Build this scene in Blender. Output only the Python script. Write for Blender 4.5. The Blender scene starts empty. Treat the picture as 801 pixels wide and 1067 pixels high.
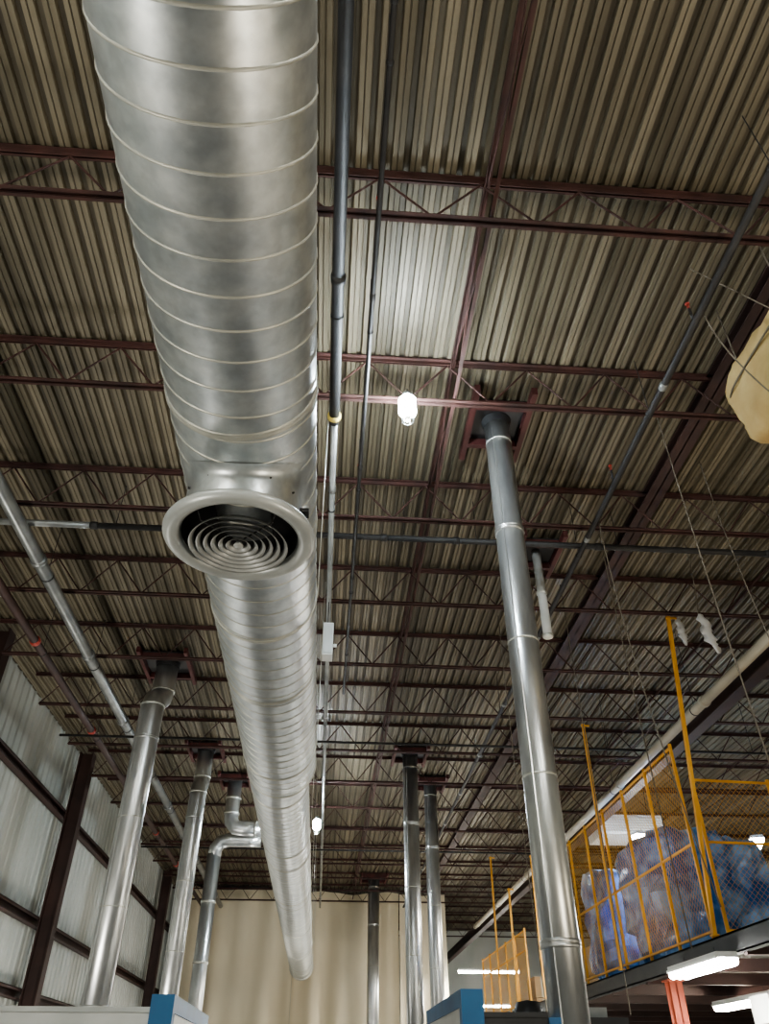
import bpy, math, random
from mathutils import Vector, Matrix, noise
random.seed(7)
E = 1.6            # eye height; heights below written as E + height above the eye
scene = bpy.context.scene
COL = scene.collection
try: scene.view_settings.look = 'AgX - Medium High Contrast'
except Exception as ex: print('look', ex)

# ------------------------------------------------------------------ materials
def mat(name, c1, c2=None, metallic=0.0, rough=0.6, scale=3.0, stretch=(1,1,1), bump=0.0, bscale=30.0,
        emit=None, estr=0.0, alpha=1.0, rvar=0.0, detail=6, lo=0.35, hi=0.65, blotch=None):
    m = bpy.data.materials.new(name); m.use_nodes = True
    nt = m.node_tree; b = nt.nodes['Principled BSDF']
    b.inputs['Metallic'].default_value = metallic
    b.inputs['Roughness'].default_value = rough
    b.inputs['Base Color'].default_value = (*c1, 1)
    if alpha < 1: b.inputs['Alpha'].default_value = alpha
    if emit:
        b.inputs['Emission Color'].default_value = (*emit, 1); b.inputs['Emission Strength'].default_value = estr
    tc = nt.nodes.new('ShaderNodeTexCoord'); mp = nt.nodes.new('ShaderNodeMapping')
    mp.inputs['Scale'].default_value = stretch
    nt.links.new(tc.outputs['Object'], mp.inputs['Vector'])
    if c2:
        n = nt.nodes.new('ShaderNodeTexNoise'); n.inputs['Scale'].default_value = scale; n.inputs['Detail'].default_value = detail
        nt.links.new(mp.outputs[0], n.inputs['Vector'])
        r = nt.nodes.new('ShaderNodeValToRGB')
        r.color_ramp.elements[0].position = lo; r.color_ramp.elements[0].color = (*c1, 1)
        r.color_ramp.elements[1].position = hi; r.color_ramp.elements[1].color = (*c2, 1)
        nt.links.new(n.outputs['Fac'], r.inputs[0]); out = r.outputs[0]
        if blotch:   # second grain multiplied over the first: (scale, stretch, darkest)
            bs, bst, dk = blotch
            mp2 = nt.nodes.new('ShaderNodeMapping'); mp2.inputs['Scale'].default_value = bst
            nt.links.new(tc.outputs['Object'], mp2.inputs['Vector'])
            n3 = nt.nodes.new('ShaderNodeTexNoise'); n3.inputs['Scale'].default_value = bs; n3.inputs['Detail'].default_value = 3
            nt.links.new(mp2.outputs[0], n3.inputs['Vector'])
            r3 = nt.nodes.new('ShaderNodeValToRGB'); r3.color_ramp.elements[0].position=.38; r3.color_ramp.elements[0].color=(dk,dk,dk,1); r3.color_ramp.elements[1].position=.58
            nt.links.new(n3.outputs['Fac'], r3.inputs[0])
            mx = nt.nodes.new('ShaderNodeMixRGB'); mx.blend_type='MULTIPLY'; mx.inputs[0].default_value=1
            nt.links.new(out, mx.inputs[1]); nt.links.new(r3.outputs[0], mx.inputs[2]); out = mx.outputs[0]
        nt.links.new(out, b.inputs['Base Color'])
        if rvar:
            mr = nt.nodes.new('ShaderNodeMapRange'); mr.inputs[3].default_value = rough - rvar; mr.inputs[4].default_value = rough + rvar
            nt.links.new(n.outputs['Fac'], mr.inputs[0]); nt.links.new(mr.outputs[0], b.inputs['Roughness'])
    if bump:
        n2 = nt.nodes.new('ShaderNodeTexNoise'); n2.inputs['Scale'].default_value = bscale; n2.inputs['Detail'].default_value = 4
        nt.links.new(mp.outputs[0], n2.inputs['Vector'])
        bp = nt.nodes.new('ShaderNodeBump'); bp.inputs['Strength'].default_value = bump; bp.inputs['Distance'].default_value = 0.02
        nt.links.new(n2.outputs['Fac'], bp.inputs['Height']); nt.links.new(bp.outputs[0], b.inputs['Normal'])
    return m

M = {}
M['galv'] = mat('galvanized_duct', (.54,.58,.60), (.72,.75,.75), metallic=.86, rough=.38, scale=5.0, stretch=(1,1.3,1), bump=.10, bscale=3, rvar=.06, detail=8, blotch=(16,(1,1,1),.90))
M['seam'] = mat('galvanized_seam', (.50,.51,.47), (.66,.65,.58), metallic=.6, rough=.5, scale=5)
M['stack'] = mat('galvanized_stack', (.48,.49,.49), (.68,.69,.67), metallic=.87, rough=.32, scale=3, stretch=(2,2,.5), bump=.12, bscale=6, rvar=.06)
M['deck'] = mat('roof_deck_steel', (.100,.084,.054), (.250,.215,.150), metallic=.2, rough=.5, scale=1.2, stretch=(3.5,.16,1), bump=.05, bscale=12, detail=8, lo=.33, hi=.68, blotch=(1.0,(1.3,.10,1),.76))
M['deckhi'] = mat('roof_deck_flute_shade', (.065,.055,.038), (.145,.125,.088), metallic=.2, rough=.6, scale=1.3, stretch=(5,.22,1), blotch=(1.0,(1.3,.10,1),.76))  # shade in the raised flutes and grooves, put into a darker deck colour
M['joist'] = mat('red_oxide_primer', (.036,.016,.013), (.076,.030,.024), rough=.75, scale=3)
M['brown'] = mat('brown_painted_steel', (.035,.019,.016), (.060,.030,.025), rough=.6, scale=2)
M['wall'] = mat('wall_panel_paint', (.38,.40,.37), (.51,.52,.485), rough=.5, scale=.8, stretch=(1,1,.3))
M['floor'] = mat('concrete_floor', (.08,.08,.078), (.15,.147,.14), rough=.45, scale=.6, bump=.05)
M['curtain'] = mat('cream_canvas', (.66,.58,.42), (.74,.67,.51), rough=.85, scale=.7, stretch=(1,1,.3))
M['canvas'] = mat('yellowed_canvas', (.34,.23,.09), (.46,.34,.15), rough=.85, scale=3, bump=.6, bscale=6)
M['blackpipe'] = mat('black_iron_pipe', (.016,.016,.017), (.032,.030,.029), metallic=.1, rough=.6, scale=4)
M['greypipe'] = mat('grey_steel_pipe', (.20,.21,.21), (.32,.33,.32), metallic=.6, rough=.38, scale=3)
M['cream'] = mat('cream_pipe_paint', (.36,.33,.26), (.48,.44,.35), rough=.5, scale=2)
M['yellow'] = mat('yellow_paint', (.60,.29,.03), (.72,.37,.05), rough=.5, scale=3)
M['yband'] = mat('yellow_band', (.65,.52,.15), rough=.5)
M['white'] = mat('white_enamel', (.62,.64,.62), (.74,.75,.73), rough=.4, scale=3)
M['dullwhite'] = mat('dusty_white_paint', (.36,.37,.35), (.46,.46,.44), rough=.5, scale=3)
M['flange'] = mat('diffuser_flange_enamel', (.46,.48,.47), (.58,.60,.58), rough=.36, metallic=.25, scale=4)
M['louvre'] = mat('diffuser_louvre_enamel', (.42,.43,.42), (.55,.56,.54), rough=.4, metallic=.2, scale=4)
M['dark'] = mat('cavity_shade_lining', (.010,.010,.011), rough=.8)  # near-black lining: shade inside the diffuser neck put into the colour
M['curb'] = mat('roof_curb_primer', (.060,.018,.016), (.095,.025,.022), rough=.6, scale=3)
M['red'] = mat('red_coupling', (.35,.05,.035), rough=.5)
M['orange'] = mat('orange_red_column_paint', (.28,.055,.03), (.34,.08,.04), rough=.55, scale=3)
M['blue'] = mat('blue_frame_paint', (.025,.12,.26), (.032,.155,.33), rough=.45, scale=3)
M['plastic'] = mat('blue_plastic_wrap', (.03,.14,.42), (.28,.52,.88), rough=.18, scale=2.6, bump=.8, bscale=5, lo=.40, hi=.62)
M['clear'] = mat('white_plastic_film', (.78,.79,.80), rough=.3, bump=.6, bscale=12, alpha=.9)
M['rope'] = mat('rope_fibre', (.15,.13,.10), rough=.9)
M['led'] = mat('led_emitter', (1,1,1), emit=(.80,.92,1), estr=500)
M['tube'] = mat('fluorescent_tube', (1,1,1), emit=(1,.93,.78), estr=150)
M['tubelow'] = mat('fluorescent_tube_cool', (1,1,1), emit=(.97,1,.96), estr=150)
M['slab'] = mat('mezzanine_plate', (.10,.095,.085), (.16,.15,.135), rough=.7, scale=2)
M['tan'] = mat('cardboard_tan', (.36,.25,.14), (.44,.31,.18), rough=.85, scale=3)
M['black'] = mat('black_machine_paint', (.02,.02,.021), (.035,.035,.036), rough=.5, scale=3)

# ------------------------------------------------------------------ mesh builder
class MB:
    def __init__(s): s.v=[]; s.f=[]; s.m=[]; s.s=[]; s.mats=[]
    def mi(s, k):
        if k not in s.mats: s.mats.append(k)
        return s.mats.index(k)
    def face(s, idx, k, sm=False): s.f.append(idx); s.m.append(s.mi(k)); s.s.append(sm)
    def box(s, lo, hi, k):
        x0,y0,z0=lo; x1,y1,z1=hi; b=len(s.v)
        s.v += [(x0,y0,z0),(x1,y0,z0),(x1,y1,z0),(x0,y1,z0),(x0,y0,z1),(x1,y0,z1),(x1,y1,z1),(x0,y1,z1)]
        for q in ((0,3,2,1),(4,5,6,7),(0,1,5,4),(1,2,6,5),(2,3,7,6),(3,0,4,7)): s.face([b+i for i in q], k)
    def tube(s, p0, p1, r, k, seg=12, r1=None, caps=True, sm=True):
        p0=Vector(p0); p1=Vector(p1); r1 = r if r1 is None else r1
        ax=(p1-p0).normalized(); up = Vector((0,0,1)) if abs(ax.z)<.9 else Vector((1,0,0))
        a=ax.cross(up).normalized(); c=ax.cross(a).normalized(); b=len(s.v)
        for p,rr in ((p0,r),(p1,r1)):
            for i in range(seg):
                t=2*math.pi*i/seg + math.pi/4
                s.v.append(tuple(p+a*rr*math.cos(t)+c*rr*math.sin(t)))
        for i in range(seg):
            j=(i+1)%seg; s.face([b+i,b+j,b+seg+j,b+seg+i],k,sm and seg>5)
        if caps:
            s.face([b+i for i in range(seg)][::-1],k); s.face([b+seg+i for i in range(seg)],k)
    def lathe(s, prof, org, axis, k, seg=48, sm=True):
        org=Vector(org); ax=Vector(axis).normalized(); up = Vector((0,0,1)) if abs(ax.z)<.9 else Vector((1,0,0))
        a=ax.cross(up).normalized(); c=ax.cross(a).normalized(); b=len(s.v)
        for r,h in prof:
            for i in range(seg):
                t=2*math.pi*i/seg
                s.v.append(tuple(org+ax*h+a*r*math.cos(t)+c*r*math.sin(t)))
        for n in range(len(prof)-1):
            for i in range(seg):
                j=(i+1)%seg; s.face([b+n*seg+i,b+n*seg+j,b+(n+1)*seg+j,b+(n+1)*seg+i],k,sm)
    def sweep(s, pts, r, k, seg=12):
        pts=[Vector(p) for p in pts]; b=len(s.v); pa=None
        for i,p in enumerate(pts):
            d=(pts[min(i+1,len(pts)-1)]-pts[max(i-1,0)]).normalized()
            if pa is None:
                up=Vector((0,0,1)) if abs(d.z)<.9 else Vector((1,0,0)); a=d.cross(up).normalized()
            else: a=(pa-d*pa.dot(d)).normalized()
            pa=a; c=d.cross(a)
            for q in range(seg):
                t=2*math.pi*q/seg; s.v.append(tuple(p+a*r*math.cos(t)+c*r*math.sin(t)))
        for n in range(len(pts)-1):
            for q in range(seg):
                j=(q+1)%seg; s.face([b+n*seg+q,b+n*seg+j,b+(n+1)*seg+j,b+(n+1)*seg+q],k,True)
        s.face([b+q for q in range(seg)][::-1],k); s.face([b+(len(pts)-1)*seg+q for q in range(seg)],k)
    def obj(s, name, parent=None):
        me=bpy.data.meshes.new(name); me.from_pydata(s.v,[],s.f)
        for k in s.mats: me.materials.append(M[k])
        me.polygons.foreach_set('material_index', s.m); me.polygons.foreach_set('use_smooth', s.s)
        me.update()
        o=bpy.data.objects.new(name, me); COL.objects.link(o)
        if parent: o.parent=parent
        return o
def empty(name):
    o=bpy.data.objects.new(name,None); COL.objects.link(o); return o

XL, XR, YB, YF = -5.75, 15.0, -7.0, 42.0
ZD = E+6.06     # underside of deck

# ------------------------------------------------------------------ room shell
b=MB(); b.box((XL-.3,YB-.3,-.2),(XR+.3,YF+.3,0),'floor'); b.obj('floor')
b=MB(); x=XL-.1; prof=[]; km=[]
while x < XR+.2:
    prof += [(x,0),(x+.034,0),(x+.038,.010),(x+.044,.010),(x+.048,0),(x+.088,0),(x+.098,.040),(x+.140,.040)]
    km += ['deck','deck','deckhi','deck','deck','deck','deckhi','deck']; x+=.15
n=len(prof)
for y in (YB,YF+.1):
    for (px,pz) in prof: b.v.append((px,y,ZD+pz))
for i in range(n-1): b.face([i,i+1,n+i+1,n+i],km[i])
base=len(b.v)
for y in (YB,YF+.1):
    for px in (prof[0][0],prof[-1][0]): b.v.append((px,y,ZD+.2))
b.face([base,base+2,base+3,base+1],'deck')
b.obj('ceiling')
b=MB(); y=YB; pr=[]
while y<YF+.2:
    pr += [(y,0),(y+.20,0),(y+.22,.03),(y+.26,.03),(y+.28,0)]; y+=.30
for z in (0,ZD+.02):
    for (py,px) in pr: b.v.append((XL+px,py,z))
n=len(pr)
for i in range(n-1): b.face([i,i+1,n+i+1,n+i],'wall')
b.obj('wall_left')
b=MB(); b.box((XR,YB,0),(XR+.2,YF,ZD),'wall'); b.obj('wall_right')
b=MB(); b.box((XL,YF,0),(XR,YF+.2,ZD),'wall'); b.obj('wall_back')
b=MB(); b.box((XL,YB-.2,0),(XR,YB,ZD),'wall'); b.obj('wall_front')

for yc in (-.1, 5.7, 11.5, 17.3, 23.1, 29.0, 35.0):
    b=MB(); xw=XL+.18
    b.box((xw,yc-.13,0),(xw+.025,yc+.13,ZD-.12),'brown')
    b.box((xw+.27,yc-.13,0),(xw+.295,yc+.13,ZD-.12),'brown')
    b.box((xw+.02,yc-.01,0),(xw+.28,yc+.01,ZD-.12),'brown')
    b.box((xw,yc-.18,0),(xw+.32,yc+.18,.03),'brown')
    b.obj('steel_wall_column')
for zg in (E-.1, E+1.35, E+2.55, E+4.6):
    b=MB(); b.box((XL+.035,YB+.02,zg-.09),(XL+.05,YF-.02,zg+.09),'brown')
    b.box((XL+.035,YB+.02,zg+.075),(XL+.17,YF-.02,zg+.09),'brown'); b.box((XL+.035,YB+.02,zg-.09),(XL+.17,YF-.02,zg-.075),'brown')
    b.box((XL+.155,YB+.02,zg+.04),(XL+.17,YF-.02,zg+.09),'brown')
    b.obj('wall_girt')

# ------------------------------------------------------------------ open-web joists
ZT=E+6.0; ZB=E+5.45
ys=[3.31+2.0*k for k in range(-4,19)]
for i,yj in enumerate(ys):
    b=MB()
    for s in (-1,1):
        b.box((XL+.3,yj+s*.01 - (.040 if s<0 else 0), ZT+.035),(XR-.05,yj+s*.01+(.040 if s>0 else 0),ZT+.045),'joist')
        b.box((XL+.3,yj+s*.012-.004,ZT-.005),(XR-.05,yj+s*.012+.004,ZT+.04),'joist')
        b.box((XL+.5,yj+s*.01 - (.034 if s<0 else 0), ZB-.005),(XR-.3,yj+s*.01+(.034 if s>0 else 0),ZB+.003),'joist')
        b.box((XL+.5,yj+s*.012-.004,ZB-.005),(XR-.3,yj+s*.012+.004,ZB+.038),'joist')
    x=XL+.5; up=False; st=.42
    while x+st<XR-.3:
        z0,z1=(ZT,ZB+.02) if up else (ZB+.02,ZT)
        b.tube((x,yj,z0),(x+st,yj,z1),.010,'joist',seg=6,caps=False); x+=st; up=not up
    b.obj('open_web_roof_joist')
for xb in (1.1,6.2,9.5):
    b=MB(); w=.05
    b.box((xb-w/2,YB+.1,ZT-.035),(xb+w/2,31.2,ZT-.028),'joist'); b.box((xb-w/2,YB+.1,ZT-.065),(xb-w/2+.006,31.2,ZT-.03),'joist')
    b.box((xb-.02,YB+.1,ZB+.055),(xb+.012,31.2,ZB+.061),'joist')
    for a,c in zip(ys[:-1],ys[1:]):
        if xb<2 and c<31:
            b.tube((xb,a,ZT-.03),(xb,c,ZB+.05),.009,'joist',seg=5,caps=False)
            b.tube((xb,a,ZB+.05),(xb,c,ZT-.03),.009,'joist',seg=5,caps=False)
    b.obj('joist_bridging_angle')
b=MB(); xg=3.95
b.box((xg-.11,YB+.1,ZT-.09),(xg+.11,31.2,ZT-.075),'brown'); b.box((xg-.008,YB+.1,ZT-.09),(xg+.008,31.2,ZT+.05),'brown')
b.box((xg-.11,YB+.1,ZT+.035),(xg+.11,31.2,ZT+.05),'brown'); b.obj('roof_girder')

# ------------------------------------------------------------------ main spiral duct
duct=empty('spiral_supply_duct')
DX,DZ,DR=-.593,E+3.2,.424
Y0,YR0,YR1,YE=-4.0,9.5,9.95,29.6
SR=.375; SX,SZ=-.63,E+3.16
def helix(b,cx,cz,r,y0,y1,pitch,seg=40):
    n=int((y1-y0)/pitch*seg); base=len(b.v)
    for i in range(n+1):
        t=2*math.pi*i/seg; y=y0+pitch*i/seg
        for dy,dr in ((-.010,-.002),(-.004,.005),(.004,.005),(.010,-.002)):
            b.v.append((cx+(r+dr)*math.cos(t), y+dy, cz+(r+dr)*math.sin(t)))
    for i in range(n):
        for q in range(3):
            a=base+i*4+q; b.face([a,a+1,a+5,a+4],'seam',True)
b=MB(); seg=72
def ring_y(cx,cz,r,y): return [(cx+r*math.cos(2*math.pi*i/seg),y,cz+r*math.sin(2*math.pi*i/seg)) for i in range(seg)]
rows=[]
y=Y0
while y<YR0: rows.append((DX,DZ,DR,y)); y+=.5
rows += [(DX,DZ,DR,YR0),(SX,SZ,SR,YR1)]
y=YR1+1
while y<YE: rows.append((SX,SZ,SR,y)); y+=1
rows.append((SX,SZ,SR,YE))
for r in rows: b.v += ring_y(*r)
for n in range(len(rows)-1):
    for i in range(seg):
        j=(i+1)%seg; b.face([n*seg+i,n*seg+j,(n+1)*seg+j,(n+1)*seg+i],'galv',True)
b.face(list(range(seg)),'galv'); L=(len(rows)-1)*seg; b.face([L+i for i in range(seg)],'galv')
b.obj('duct_shell',duct)
b=MB(); helix(b,DX,DZ,DR,Y0+.1,YR0-.1,.19); helix(b,SX,SZ,SR,YR1+.1,YE-.1,.19); b.obj('spiral_lock_seam',duct)
b=MB()
def band(cx,cz,r,y,w=.05,h=.009): b.lathe([(r,0),(r+h,.006),(r+h*.4,w*.3),(r+h*.4,w*.7),(r+h,w-.006),(r,w)],(cx,y,cz),(0,1,0),'seam',seg=72)
for y in (.25,3.02,4.35,6.6,YR0-.06): band(DX,DZ,DR,y)
for y in (YR1,13.5,17,20.5,24,27.4): band(SX,SZ,SR,y)
band(SX,SZ,SR,YE-.12,.12,.03)
b.obj('coupling_band',duct)
b=MB()
for y in (.9,5.4,8.8,12.6,16.5,20.5,24.5,28.5):
    cx,cz,r=(DX,DZ,DR) if y<YR0 else (SX,SZ,SR)
    for s in (-1,1): b.tube((cx+s*(r+.012),y,cz),(cx+s*(r+.012),y,ZB+.01),.004,'seam',seg=6)
    b.lathe([(r+.001,0),(r+.010,.001),(r+.010,.03),(r+.001,.031)],(cx,y-.015,cz),(0,1,0),'seam',seg=60)
b.obj('duct_hanger',duct)

FX,FY,FZ=-.585,3.68,E+2.55
dif=empty('round_duct_diffuser')
b=MB(); seg=64; NR=.345
rings=[[],[],[],[]]
for i in range(seg):
    t=2*math.pi*i/seg
    def surf(r):
        x=FX+r*math.cos(t)-DX; return DZ-math.sqrt(max(DR*DR-x*x,0.0001))
    rings[0].append((FX+.41*math.cos(t)*1.0,FY+.43*math.sin(t),surf(.41)-.004))
    rings[1].append((FX+.37*math.cos(t),FY+.38*math.sin(t),surf(.37)-.012))
    rings[2].append((FX+NR*math.cos(t),FY+NR*math.sin(t),min(surf(NR)-.05,E+2.86)))
    rings[3].append((FX+NR*math.cos(t),FY+NR*math.sin(t),FZ+.01))
for r in rings: b.v+=r
for n in range(3):
    for i in range(seg):
        j=(i+1)%seg; b.face([n*seg+i,n*seg+j,(n+1)*seg+j,(n+1)*seg+i],'galv',True)
for i in range(12):
    t=2*math.pi*i/12; b.tube((FX+(NR)*math.cos(t),FY+NR*math.sin(t),E+2.78),(FX+(NR+.012)*math.cos(t),FY+(NR+.012)*math.sin(t),E+2.78),.007,'blackpipe',seg=6)
for zz in (E+2.66,E+2.74): b.box((FX+NR-.01,FY-.05,zz),(FX+NR+.05,FY+.02,zz+.025),'blackpipe')
b.obj('tap_collar',dif)
b=MB()
b.lathe([(.340,.14),(.340,.02),(.349,-.005),(.37,-.022),(.405,-.026),(.43,-.014),(.443,.005),(.445,.022),(.438,.034),(.42,.02),(.36,.03),(.35,.05)],(FX,FY,FZ),(0,0,1),'flange',seg=80)
b.obj('flange_ring',dif)
b=MB(); b.lathe([(.3385,.02),(.3385,.26),(.001,.26)],(FX,FY,FZ),(0,0,1),'dark',seg=48); b.obj('dark_plenum',dif)
b=MB(); CZ=FZ-.045
for r in (.285,.242,.199,.156,.113,.070):
    b.lathe([(r,-.002),(r+.003,-.006),(r-.014,.012),(r-.022,.030),(r-.024,.028),(r-.016,.010),(r,-.002)],(FX,FY,CZ),(0,0,1),'louvre',seg=56)
b.lathe([(.001,-.010),(.026,-.006),(.030,.0),(.012,.03),(.001,.03)],(FX,FY,CZ),(0,0,1),'louvre',seg=24)
for i in range(4):
    t=math.pi/4+i*math.pi/2; b.tube((FX,FY,CZ+.03),(FX+.28*math.cos(t),FY+.28*math.sin(t),CZ+.03),.005,'black',seg=6); b.tube((FX+.28*math.cos(t),FY+.28*math.sin(t),CZ+.03),(FX+.34*math.cos(t),FY+.34*math.sin(t),FZ+.10),.004,'black',seg=6)
b.obj('louvre_rings',dif)

# ------------------------------------------------------------------ vertical exhaust stacks
def curb(b,x,y,s):
    z=ZT-.05
    for sx in (-1,1):
        b.box((x+sx*s-.03,y-s-.25,z-.05),(x+sx*s+.03,y+s+.25,z+.05),'curb')
        b.box((x-s-.03,y+sx*s-.03,z-.049),(x+s+.03,y+sx*s+.03,z+.049),'curb')
    b.box((x-s,y-s,z+.052),(x+s,y+s,z+.09),'black')
def stack(x,y,d,ztop=ZT+.02,curbs=.42,off=None,zbot=0.0):
    p=empty('vertical_exhaust_duct'); b=MB(); r=d/2
    if off:
        ox,oy,z1,z2=off
        pts=[(x,y,zbot),(x,y,z1-.15),(x,y,z1-.05),(x+ox*.15,y+oy*.15,z1+.08),(x+ox*.85,y+oy*.85,z2-.08),(x+ox,y+oy,z2+.05),(x+ox,y+oy,z2+.15),(x+ox,y+oy,ztop)]
        b.sweep(pts,r,'stack',seg=32)
        for q in (2,5): b.lathe([(r,0),(r+.012,.005),(r+.012,.03),(r,.035)],pts[q],(0,0,1),'seam',seg=32)
        tx,ty=x+ox,y+oy; zlim=z1-.2
    else:
        b.tube((x,y,zbot),(x,y,ztop),r,'stack',seg=40); tx,ty=x,y; zlim=ztop-.2
    z=zbot+1.15
    k=0
    while z<zlim:
        if k%3==1: b.lathe([(r,0),(r+.008,.004),(r+.008,.030),(r+.003,.034),(r+.008,.038),(r+.008,.058),(r,.062)],(x,y,z),(0,0,1),'stack',seg=40)
        else: b.lathe([(r,0),(r+.004,.004),(r+.004,.014),(r,.018)],(x,y,z),(0,0,1),'seam',seg=40)
        z+=1.22; k+=1
    b.box((x-r*.6-.005,y-r*.8-.006,zbot),(x-r*.6+.005,y-r*.8+.01,min(zlim,ztop)),'stack')
    b.obj('duct_pipe',p)
    b=MB(); curb(b,tx,ty,curbs); 
    b.lathe([(r+.003,0),(r+.02,.06),(r+.03,.10)],(tx,ty,ztop-.11),(0,0,1),'black',seg=32)
    b.obj('roof_curb_frame',p)
    return p
stack(1.72,6.11,.28,curbs=.31)
stack(-2.97,12.2,.38,off=(.02,.45,E+5.05,E+5.4),curbs=.40)
stack(-2.76,16.7,.35,off=(0,.25,E+5.0,E+5.3),curbs=.36)
stack(1.82,16.9,.33,curbs=.36)
stack(2.52,18.9,.31,curbs=.36)
stack(1.80,29.8,.40,curbs=.45)
p=empty('branched_exhaust_duct')
b=MB()
b.tube((-2.62,19.4,0),(-2.62,19.4,E+4.35),.16,'stack',seg=28)
b.sweep([(-2.62,19.4,E+4.3),(-2.60,19.4,E+4.48),(-2.5,19.4,E+4.62),(-2.3,19.4,E+4.68),(-1.9,19.4,E+4.68),(-1.55,19.4,E+4.68)],.16,'stack',seg=24)
b.sweep([(-2.28,19.0,ZT),(-2.28,19.0,E+5.15),(-2.26,19.0,E+4.98),(-2.15,19.0,E+4.86),(-1.95,19.0,E+4.84),(-1.5,19.0,E+4.84)],.17,'stack',seg=24)
for z in (E+.9,E+2.1,E+3.3): b.lathe([(.16,0),(.174,.005),(.174,.05),(.16,.055)],(-2.62,19.4,z),(0,0,1),'seam',seg=28)
for z in (E+5.15,E+5.5): b.lathe([(.17,0),(.184,.005),(.184,.05),(.17,.055)],(-2.28,19.0,z),(0,0,1),'seam',seg=28)
b.lathe([(.17,0),(.184,.005),(.184,.05),(.17,.055)],(-1.7,19.0,E+4.84),(1,0,0),'seam',seg=28)
b.obj('branch_pipe',p)
b=MB(); curb(b,-2.28,19.0,.34); b.obj('branch_curb_frame',p)
p=empty('roof_vent_stub'); b=MB()
b.tube((2.78,8.66,E+4.66),(2.78,8.66,ZT),.06,'dullwhite',seg=28)
b.lathe([(.06,0),(.07,.005),(.07,.04),(.06,.045)],(2.78,8.66,E+5.3),(0,0,1),'seam',seg=28)
b.lathe([(.001,0),(.06,0),(.068,.01),(.068,.04),(.06,.045)],(2.78,8.66,E+4.65),(0,0,1),'seam',seg=28)
b.obj('stub_pipe',p); b=MB(); curb(b,2.78,8.66,.28); b.obj('stub_curb_frame',p)

# ------------------------------------------------------------------ pipe runs
def run_y(name,x,z,r,k,y0=YB+.1,y1=31.0,step=3.2,first=1.0,hang=True,ck='greypipe'):
    b=MB(); b.tube((x,y0,z),(x,y1,z),r,k,seg=16)
    y=y0+first
    while y<y1-.3:
        b.lathe([(r,0),(r*1.25,.008),(r*1.25,.07),(r,.08)],(x,y,z),(0,1,0),ck,seg=16)
        if hang: b.tube((x,y+.4,z+r),(x,y+.4,ZT),.005,'blackpipe',seg=5); b.lathe([(r+.002,0),(r+.006,.001),(r+.006,.024),(r+.002,.025)],(x,y+.4,z),(0,1,0),'blackpipe',seg=16)
        y+=step
    b.obj(name); return b
run_y('black_iron_gas_pipe',-.10,E+5.2,.050,'blackpipe',y1=5.30,ck='blackpipe')
b=MB(); b.lathe([(.052,0),(.066,.005),(.066,.05),(.052,.055)],(-.10,5.30,E+5.2),(0,1,0),'yband',seg=20); b.tube((-.10,5.3,E+5.2),(-.10,5.42,E+5.2),.045,'blackpipe'); b.obj('yellow_pipe_coupling')
run_y('grey_conduit_pipe',-.10,E+5.2,.034,'greypipe',y0=5.42)
run_y('small_sprinkler_pipe',.19,E+5.25,.02,'blackpipe',y1=12,first=8.6,step=2.2,ck='blackpipe')
run_y('sprinkler_branch_pipe',2.98,E+5.24,.032,'blackpipe',first=1.6,step=2.5,ck='greypipe')
run_y('grey_process_pipe',-3.72,E+5.2,.08,'greypipe',first=2.0,step=2.6)
run_y('brown_process_pipe',-4.35,E+5.15,.06,'brown',first=3.1,step=3.5,ck='red')
run_y('cream_insulated_pipe',5.62,E+4.62,.072,'cream',first=1.3,step=4.0,ck='cream')
b=MB(); b.box((5.80,YB+.1,E+4.52),(6.00,YF-.1,E+4.54),'brown'); b.box((5.89,YB+.1,E+4.54),(5.91,YF-.1,E+4.82),'brown'); b.box((5.80,YB+.1,E+4.82),(6.00,YF-.1,E+4.84),'brown'); b.obj('crane_rail_beam')
b=MB(); CM=E+5.37; b.tube((XL+.6,7.58,CM),(XR-.1,7.58,CM),.038,'blackpipe',seg=16)
b.tube((XL+1.0,7.58,CM),(-3.0,7.58,CM),.041,'greypipe',seg=16)
for x in (-4.8,-3.0,.5,1.4,3.2,5.4,7.5,10): b.lathe([(.038,0),(.048,.008),(.048,.08),(.038,.09)],(x,7.58,CM),(1,0,0),'blackpipe',seg=16); b.tube((x+.3,7.58,CM),(x+.3,7.58,ZT),.005,'blackpipe',seg=5)
b.obj('sprinkler_cross_main')
for y,z in ((13.6,E+5.0),(21.6,E+5.0)):
    b=MB(); b.tube((XL+.9,y,z),(XR-.1,y,z),.022,'blackpipe',seg=12)
    for x in (-4.5,-1.6,2.2,5.2,8): b.tube((x,y,z),(x,y,ZT),.005,'blackpipe',seg=5)
    b.obj('sprinkler_far_main')
for (x,y) in ((2.98,4.0),(2.98,6.2),(.19,3.2),(.19,6.4),(-.1,9.0)):
    b=MB(); z=E+5.28
    b.tube((x,y,z),(x,y,z+.16),.012,'blackpipe',seg=8); b.tube((x,y,z+.16),(x,y,z+.19),.012,'red',seg=8); b.lathe([(.001,0),(.022,.004),(.022,.008),(.001,.009)],(x,y,z+.22),(0,0,1),'red',seg=12)
    b.tube((x-.012,y,z+.19),(x-.012,y,z+.225),.003,'red',seg=4); b.tube((x+.012,y,z+.19),(x+.012,y,z+.225),.003,'red',seg=4)
    b.obj('sprinkler_head')

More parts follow.
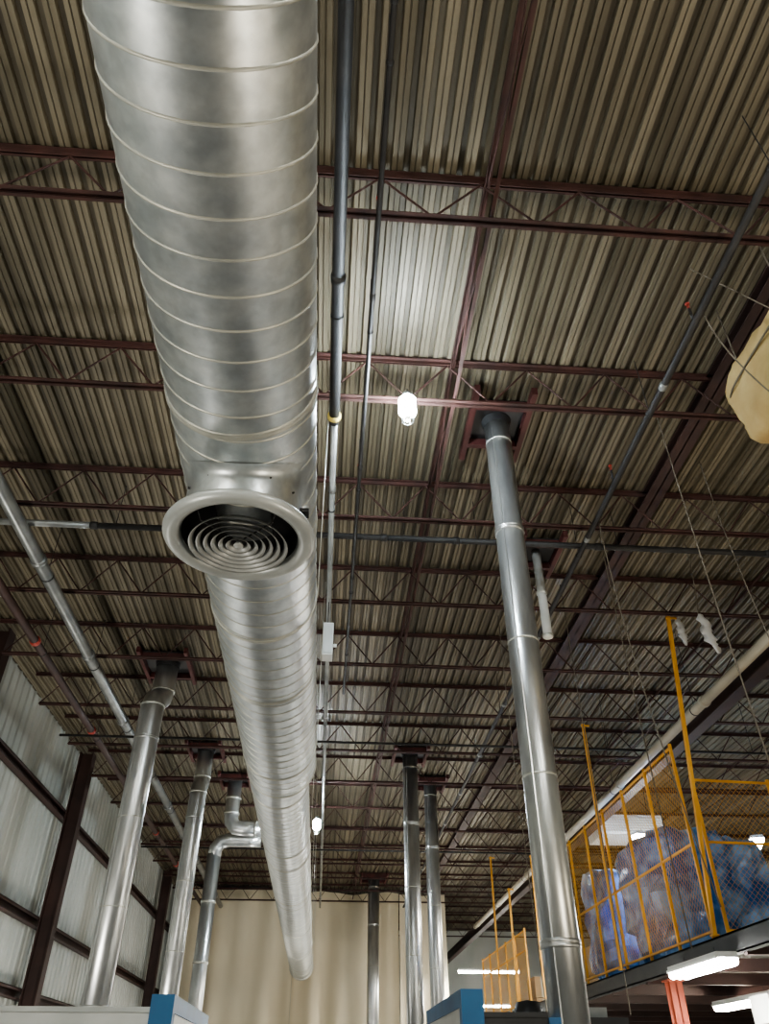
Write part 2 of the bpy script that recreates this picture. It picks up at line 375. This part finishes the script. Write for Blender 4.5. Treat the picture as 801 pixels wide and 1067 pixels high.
# ------------------------------------------------------------------ hanging LED lamps
def corn_lamp(x,y,z,power,col=(.85,.94,1)):
    p=empty('hanging_led_bulb'); b=MB()
    b.tube((x,y,z+.16),(x,y,ZB),.006,'blackpipe',seg=6)
    b.lathe([(.001,.20),(.04,.19),(.05,.15),(.045,.13),(.045,.12)],(x,y,z),(0,0,1),'greypipe',seg=20)
    for i in range(6):
        t=math.pi*i/3; b.tube((x+.085*math.cos(t),y+.085*math.sin(t),z+.14),(x+.05*math.cos(t),y+.05*math.sin(t),z-.19),.002,'greypipe',seg=4)
    for zz in (.14,-.19): b.lathe([(.050,0),(.055,.003),(.050,.006)],(x,y,z+zz),(0,0,1),'greypipe',seg=20)
    b.obj('lamp_cage',p)
    b=MB(); b.lathe([(.001,.12),(.055,.12),(.084,.09),(.084,-.07),(.055,-.10),(.001,-.10)],(x,y,z),(0,0,1),'led',seg=20); b.obj('led_emitter',p)
    b=MB(); b.lathe([(.001,-.19),(.028,-.18),(.033,-.11),(.02,-.10)],(x,y,z),(0,0,1),'cream',seg=16); b.obj('lamp_base',p)
    ld=bpy.data.lights.new('bulb_light','POINT'); ld.energy=power; ld.color=col; ld.shadow_soft_size=.05
    lo=bpy.data.objects.new('bulb_light',ld); lo.location=(x,y,z-.28); COL.objects.link(lo); lo.parent=p
corn_lamp(.60,5.15,E+5.2,25)
corn_lamp(-.22,18.1,E+4.72,80)
for (x,y,pw) in ((-3.6,-1.5,250),(3.6,-1.8,280),(0.4,-5.0,220)): corn_lamp(x,y,E+4.6,pw,(1,.90,.74))  # added bulbs behind the camera, unseen, to light the deck and duct

def strip(x,y,z,L,ang,k,power,tube=.024):
    p=empty('fluorescent_strip_light'); b=MB(); 
    b.box((-L/2,-.12,.03),(L/2,.12,.09),'white'); b.box((-L/2,-.14,.02),(L/2,-.12,.05),'white'); b.box((-L/2,.12,.02),(L/2,.14,.05),'white')
    for s in (-1,1): b.tube((-L*.3*s,0,.09),(-L*.3*s,0,.17),.004,'blackpipe',seg=5)
    b.obj('housing',p)
    c=MB()
    for q in (-.08,0,.08): c.tube((-L/2+.03,q,0),(L/2-.03,q,0),tube,k,seg=10)
    c.obj('tubes',p)
    ld=bpy.data.lights.new('strip_glow','AREA'); ld.shape='RECTANGLE'; ld.size=L; ld.size_y=.2; ld.energy=power; ld.color=(1,.96,.88)
    lo=bpy.data.objects.new('strip_glow',ld); lo.location=(0,0,-.05); COL.objects.link(lo); lo.parent=p
    p.location=(x,y,z); p.rotation_euler=(0,0,ang)
strip(6.7,15.8,E+4.0,1.0,.2,'tube',500,.05)
strip(9.1,16.5,E+4.0,1.6,1.2,'tube',500,.05)
strip(4.60,10.3,E+1.12,1.5,math.pi/2,'tubelow',150,.05)
strip(8.5,24,E+4.6,1.5,1.2,'tube',400,.04)
strip(4.55,20,E+1.1,1.8,math.pi/2,'tubelow',160,.04)
strip(6.6,13.4,E+1.0,2.0,math.pi/2,'tube',200,.045)  # added strip, put in to brighten the area under the mezzanine
strip(7.2,26.5,E+1.0,2.4,0,'tubelow',260,.035)
strip(6.0,31,E+3.2,2.2,0,'tubelow',500,.035)
strip(6.8,37,E+2.6,2.4,0,'tubelow',500,.035)

def fill_uplight(x,y,power,col=(1,.96,.88),size=1.0):  # added upward fill light, kept below the view; stand made up to carry it
    p=empty('added_fill_light'); b=MB(); z=1.0
    b.box((-size/2,-size/2,-.09),(size/2,size/2,-.03),'black')
    for s in (-1,1):
        for t in (-1,1): b.tube((s*.1,t*.1,-.09),(s*.45,t*.45,-z),.018,'yellow',seg=8)
    b.obj('fill_light_stand',p)
    ld=bpy.data.lights.new('fill_uplight','AREA'); ld.shape='SQUARE'; ld.size=size; ld.energy=power; ld.color=col
    lo=bpy.data.objects.new('fill_uplight',ld); lo.rotation_euler=(math.pi,0,0); lo.location=(0,0,-.02); COL.objects.link(lo); lo.parent=p
    p.location=(x,y,z)
fill_uplight(-4.0,1.5,145,(1,.95,.84)); fill_uplight(3.6,2.2,125,(1,.88,.70)); fill_uplight(-4.2,9.5,120,(1,.96,.88)); fill_uplight(3.6,10.5,90,(1,.93,.8)); fill_uplight(-4.0,15.0,110); fill_uplight(0.3,22.0,110); fill_uplight(-4.0,24.0,120); fill_uplight(9,4,150,(1,.84,.62)); fill_uplight(2.8,27.0,180)

# ------------------------------------------------------------------ white box beside the duct
b=MB(); b.box((-.150,8.65,E+4.30),(-.02,8.85,E+4.75),'white'); b.box((-.140,8.635,E+4.32),(-.03,8.652,E+4.73),'flange'); b.tube((-.1,8.8,E+4.75),(-.1,8.8,E+5.14),.008,'blackpipe',seg=6); b.tube((-.02,8.8,E+4.5),(.03,8.8,E+4.5),.02,'white'); b.obj('white_junction_box')

# ------------------------------------------------------------------ back curtain
def curtain(x0,x1,y,ztop,name):
    b=MB(); n=int((x1-x0)/.05); rowz=[0,1,2,3,4,5,6,ztop-.4,ztop]
    for zi,z in enumerate(rowz):
        for i in range(n+1):
            x=x0+(x1-x0)*i/n
            a=.05*math.sin(x*7.0+.6*math.sin(x*1.7+z*.15))+.09*noise.noise(Vector((x*1.2,z*.35,3)))*2
            sag=0
            if zi==len(rowz)-1: sag=-.10*abs(math.sin(x*1.3))
            b.v.append((x,y+a,z+sag))
    for zi in range(len(rowz)-1):
        for i in range(n):
            q=zi*(n+1)+i; b.face([q,q+1,q+n+2,q+n+1],'curtain',True)
    b.tube((x0,y,ztop+.02),(x1,y,ztop+.02),.03,'blackpipe',seg=8)
    b.obj(name)
curtain(-5.2,-1.0,31.7,E+5.95,'canvas_partition_curtain')
curtain(-1.0,2.9,32.1,E+5.95,'canvas_partition_curtain')
curtain(2.9,4.65,31.7,E+5.85,'canvas_partition_curtain')

# ------------------------------------------------------------------ mezzanine
MX=4.8; MZ=E+1.42
b=MB()
b.box((MX-.05,8.6,MZ-.10),(XR-.1,YF-.2,MZ-.03),'slab')
b.box((MX-.08,8.6,MZ-.22),(MX-.06,YF-.2,MZ-.01),'black'); b.box((MX-.08,8.6,MZ-.22),(MX+.04,YF-.2,MZ-.205),'black'); b.box((MX-.08,8.6,MZ-.03),(MX+.04,YF-.2,MZ-.01),'black')
y=9.5
while y<YF-.3: b.box((MX,y-.04,MZ-.25),(XR-.2,y+.04,MZ-.10),'brown'); y+=1.6
b.obj('mezzanine_deck')
for y in (12.1,18.1,24.1,30.1,36.1):
    b=MB(); x=MX+.15
    b.box((x-.09,y-.09,0),(x+.09,y-.075,MZ-.25),'orange'); b.box((x-.09,y+.075,0),(x+.09,y+.09,MZ-.25),'orange'); b.box((x-.008,y-.09,0),(x+.008,y+.09,MZ-.25),'orange'); b.box((x-.14,y-.14,0),(x+.14,y+.14,.02),'orange'); b.box((x-.12,y-.12,MZ-.27),(x+.12,y+.12,MZ-.25),'orange')
    b.obj('mezzanine_column')
b=MB(); b.box((5.5,10.6,E+.60),(14.5,11.1,E+.90),'dullwhite')
for x in (6.5,8,9.5,11,12.5): b.box((x,10.58,E+.58),(x+.04,11.12,E+.92),'flange')
for x in (6,9,12): b.tube((x,10.85,E+.90),(x,10.85,MZ-.12),.008,'blackpipe',seg=6)
b.obj('rectangular_vent_duct')

def fence(name,p0,p1,zb,zt,step,wires=.085):
    par=empty(name); p0=Vector(p0); p1=Vector(p1); L=(p1-p0).length; d=(p1-p0)/L
    def P(s,z): q=p0+d*s; return (q.x,q.y,z)
    b=MB(); n=max(1,round(L/step)); 
    for i in range(n+1):
        s=L*i/n; top=zt+.05
        b.tube(P(s,zb),P(s,top),.027,'yellow',seg=4)
    for z in (zb+.08,zb+1.1,zt): b.tube(P(0,z),P(L,z),.020,'yellow',seg=4)
    b.obj('fence_frame',par)
    b=MB(); H=zt-zb-.08; z0=zb+.08; r=.0022
    k=-H
    while k<L:
        for sgn in (1,-1):
            s0=max(k,0); s1=min(k+H,L)
            if s1>s0:
                za,zc=(z0+(s0-k),z0+(s1-k)) if sgn>0 else (z0+H-(s0-k),z0+H-(s1-k))
                b.tube(P(s0,za),P(s1,zc),r,'yellow',seg=3,caps=False)
        k+=wires
    b.obj('wire_mesh',par)
    return par
fence('yellow_mesh_fence',(MX,10.2),(MX,16.6),MZ,MZ+2.38,1.07)
fence('yellow_mesh_fence',(MX,20.0),(MX,25.6),MZ,MZ+1.5,1.1)
fence('yellow_mesh_fence',(MX+.15,10.1),(MX+4.6,10.4),MZ,MZ+1.9,1.1,.08)
for (bx,by,tx,ty,tz) in ((4.72,10.0,4.88,9.45,E+5.5),(4.70,13.4,4.72,13.4,E+5.4),(4.70,18.3,4.72,18.3,E+4.2),(4.70,22.9,4.72,22.9,E+5.2),(4.70,20.9,4.72,20.9,E+4.0)):
    b=MB(); b.tube((bx,by,MZ),(tx,ty,tz),.033,'yellow',seg=4); b.tube((bx,by,MZ),(bx,by,MZ+.02),.06,'yellow',seg=4); b.tube((tx-.04,ty,tz-.03),(tx+.12,ty,tz-.03),.02,'yellow',seg=6)
    b.obj('tall_yellow_post')

def lump(name,c,s,k,amp,freq,div=22,seed=0,pwr=5,ridge=0.0,smooth=False):
    b=MB(); c=Vector(c); nu,nv=div*2,div
    for j in range(nv+1):
        v=-math.pi/2+math.pi*j/nv
        for i in range(nu):
            u=2*math.pi*i/nu
            dx,dy,dz=math.cos(v)*math.cos(u),math.cos(v)*math.sin(u),math.sin(v)
            L=(abs(dx)**pwr+abs(dy)**pwr+abs(dz)**pwr)**(-1/pwr)
            q=Vector((dx*L*s[0],dy*L*s[1],dz*L*s[2]))
            nn=noise.fractal(q*freq+Vector((seed,0,0)),1,2,4)
            rg=abs(noise.noise(q*freq*2.2+Vector((0,seed,0))))
            q*=1+amp*nn-ridge*rg
            q.z=max(q.z,-s[2])
            b.v.append(tuple(c+q))
    for j in range(nv):
        for i in range(nu):
            a=j*nu+i; e=j*nu+(i+1)%nu; b.face([a,e,e+nu,a+nu],k,smooth)
    return b.obj(name)
lump('plastic_wrapped_pallet',(6.15,13.4,MZ+.98),(1.05,.9,.98),'plastic',.24,1.3,seed=1,pwr=5,div=24,ridge=.14)
lump('plastic_wrapped_pallet',(5.75,15.7,MZ+.95),(.68,.8,.95),'plastic',.22,1.4,seed=5,pwr=5,div=24,ridge=.14)
lump('plastic_wrapped_pallet',(8.3,14.2,MZ+.60),(.95,.8,.60),'plastic',.18,1.5,seed=9,pwr=5,div=24,ridge=.14)
for (x,y,w,d,h) in ((9.8,13.0,.9,.9,.8),(5.9,24,.8,.9,1.0),(6.0,18.5,.9,.9,1.1)):
    b=MB()
    for i in range(2):
        for j in range(2): b.box((x+i*w/2+.01,y,MZ+j*h/2-.028),(x+(i+1)*w/2-.01,y+d,MZ+(j+1)*h/2-.04),'tan'); b.box((x+i*w/2+.01+w/4-.04,y-.004,MZ+j*h/2-.027),(x+i*w/2+.01+w/4+.02,y+.001,MZ+(j+1)*h/2-.041),'cream')
    b.obj('stack_of_cartons')

p=empty('canvas_wrapped_unit_heater')
o=lump('canvas_cover',(3.93,4.0,E+4.72),(.55,.6,.42),'canvas',.06,1.8,seed=3,pwr=6,div=30,ridge=.09,smooth=True); o.parent=p
b=MB()
for (x,y) in ((3.55,3.6),(3.55,4.4),(4.3,3.6),(4.3,4.4)): b.tube((x,y,E+4.95),(x,y,ZT),.007,'rope',seg=6)
b.sweep([(3.93+.56*math.copysign(abs(math.cos(t))**.4,math.cos(t)),4.0+.61*math.copysign(abs(math.sin(t))**.4,math.sin(t)),E+4.86) for t in [i*math.pi/18 for i in range(37)]],.010,'rope',seg=6)
b.tube((3.42,3.5,E+4.7),(3.05,3.9,ZT-.1),.006,'rope',seg=5)
b.obj('hanging_ropes',p)

for (x,y,z0,z1,dx) in ((3.42,5.73,E+1.0,ZT,.10),(3.38,7.79,E+1.0,ZT,.05),(3.35,9.5,E+.6,ZT,0),(4.8,8.3,E+4.88,ZT,-.1),(3.3,11.5,E+.8,ZT,0),(3.02,3.9,E+4.0,E+5.3,.5),(3.02,6.9,E+1.2,E+5.3,.35),(2.6,10.5,E+.5,ZT,.1),(4.3,6.6,E+2.2,ZT,.3)):
    b=MB(); pts=[(x+dx*(1-t)**2,y,z0+(z1-z0)*t) for t in [i/10 for i in range(11)]]; b.sweep(pts,.0065,'rope',seg=6); b.obj('hanging_cable')
def scrap(x,y,z,h,w,tilt):
    b=MB(); n=14; m=8
    for j in range(n+1):
        for i in range(m):
            t=2*math.pi*i/m; rr=w*(.25+.75*math.sin(math.pi*min(1,j/n*.9+.08)))*(.7+.9*noise.noise(Vector((i*1.3,j*.6,x))))
            b.v.append((x+rr*math.cos(t)+tilt*j/n,y+.6*rr*math.sin(t),z-h*j/n))
    for j in range(n):
        for i in range(m):
            a=j*m+i;c=j*m+(i+1)%m; b.face([a,c,c+m,a+m],'clear',True)
    b.obj('hanging_plastic_scrap')
scrap(4.72,8.3,E+4.87,.55,.10,.10); scrap(5.02,9.45,E+5.45,.42,.08,.02)
b=MB(); b.box((6.0,16.9,E+4.35),(7.4,17.9,E+4.75),'white')
for i in range(6): b.box((6.05,16.88,E+4.40+i*.055),(7.35,16.905,E+4.425+i*.055),'flange')
for x in (6.1,7.3): b.tube((x,17.4,E+4.75),(x,17.4,ZT),.01,'blackpipe',seg=6)
b.obj('hanging_air_unit')

# ------------------------------------------------------------------ booths at the bottom of the view
def booth(name,xc,side,y0,y1,z,far,front='white',fz=.10):
    p=empty(name); b=MB(); s=side; w=.15
    x0,x1=sorted((xc,xc-s*w)); b.box((x0,y0,0),(x1,y0+.10,z),'blue')
    b.box((min(xc,xc-s*.05),y0+.10,z-.10),(max(xc,xc-s*.05),y1-.10,z),'blue')
    b.box((x0,y1-.10,0),(x1,y1,z),'blue')
    a,c=sorted((xc-s*w,far)); b.box((a,y1-.06,z-fz-.12),(c,y1,z-fz-.04),'blue')
    a,c=sorted((far,far-s*w)); b.box((a,y0,0),(c,y0+.1,z-fz),'blue')
    b.obj('blue_frame',p)
    b=MB(); a,c=sorted((xc-s*w,far)); b.box((a,y0+.02,.1),(c,y0+.06,z-fz),front); b.box((a,y0+.01,z-fz),(c,y0+.07,z-fz+.03),'flange' if front=='white' else front)
    b.box((min(xc-s*.01,xc-s*.04),y0+.1,.1),(max(xc-s*.01,xc-s*.04),y1-.1,z-.1),'white')
    b.obj('white_panels',p)
booth('welding_booth',-.95,1,6.0,8.0,E+.477,-4.2)
booth('welding_booth',.96,-1,6.0,8.0,E+.52,1.55,'black',.16)
b=MB(); b.box((1.85,8.3,0),(2.9,9.6,E+.50),'black'); b.box((1.9,8.25,.5),(2.8,8.3,1.4),'greypipe'); b.lathe([(.001,.18),(.12,.16),(.18,0),(.18,-.05)],(2.1,8.9,E+.5),(0,0,1),'black',seg=20); b.box((2.4,8.6,E+.5),(2.8,9.2,E+.60),'greypipe'); b.obj('black_machine_tool')
b=MB(); b.box((5.4,8.9,0),(9.5,9.6,E+.45),'dullwhite')
for i in range(5): b.box((5.45+i*.8,8.87,.2),(6.15+i*.8,8.905,E+.38),'flange'); b.box((5.5+i*.8,8.85,1.2),(5.53+i*.8,8.87,1.5),'black')
b.obj('storage_cabinet')

# ------------------------------------------------------------------ world + camera
w=bpy.data.worlds.new('World'); scene.world=w; w.use_nodes=True
w.node_tree.nodes['Background'].inputs[0].default_value=(.6,.65,.7,1); w.node_tree.nodes['Background'].inputs[1].default_value=.3

cam=bpy.data.cameras.new('camera'); co=bpy.data.objects.new('camera',cam); COL.objects.link(co)
cam.sensor_fit='VERTICAL'; cam.sensor_height=36; cam.lens=786/1067*36
cam.clip_start=.05; cam.clip_end=200
co.location=(0,0,E); co.rotation_euler=(math.radians(90+37.2),0,math.radians(-4.2))
scene.camera=co
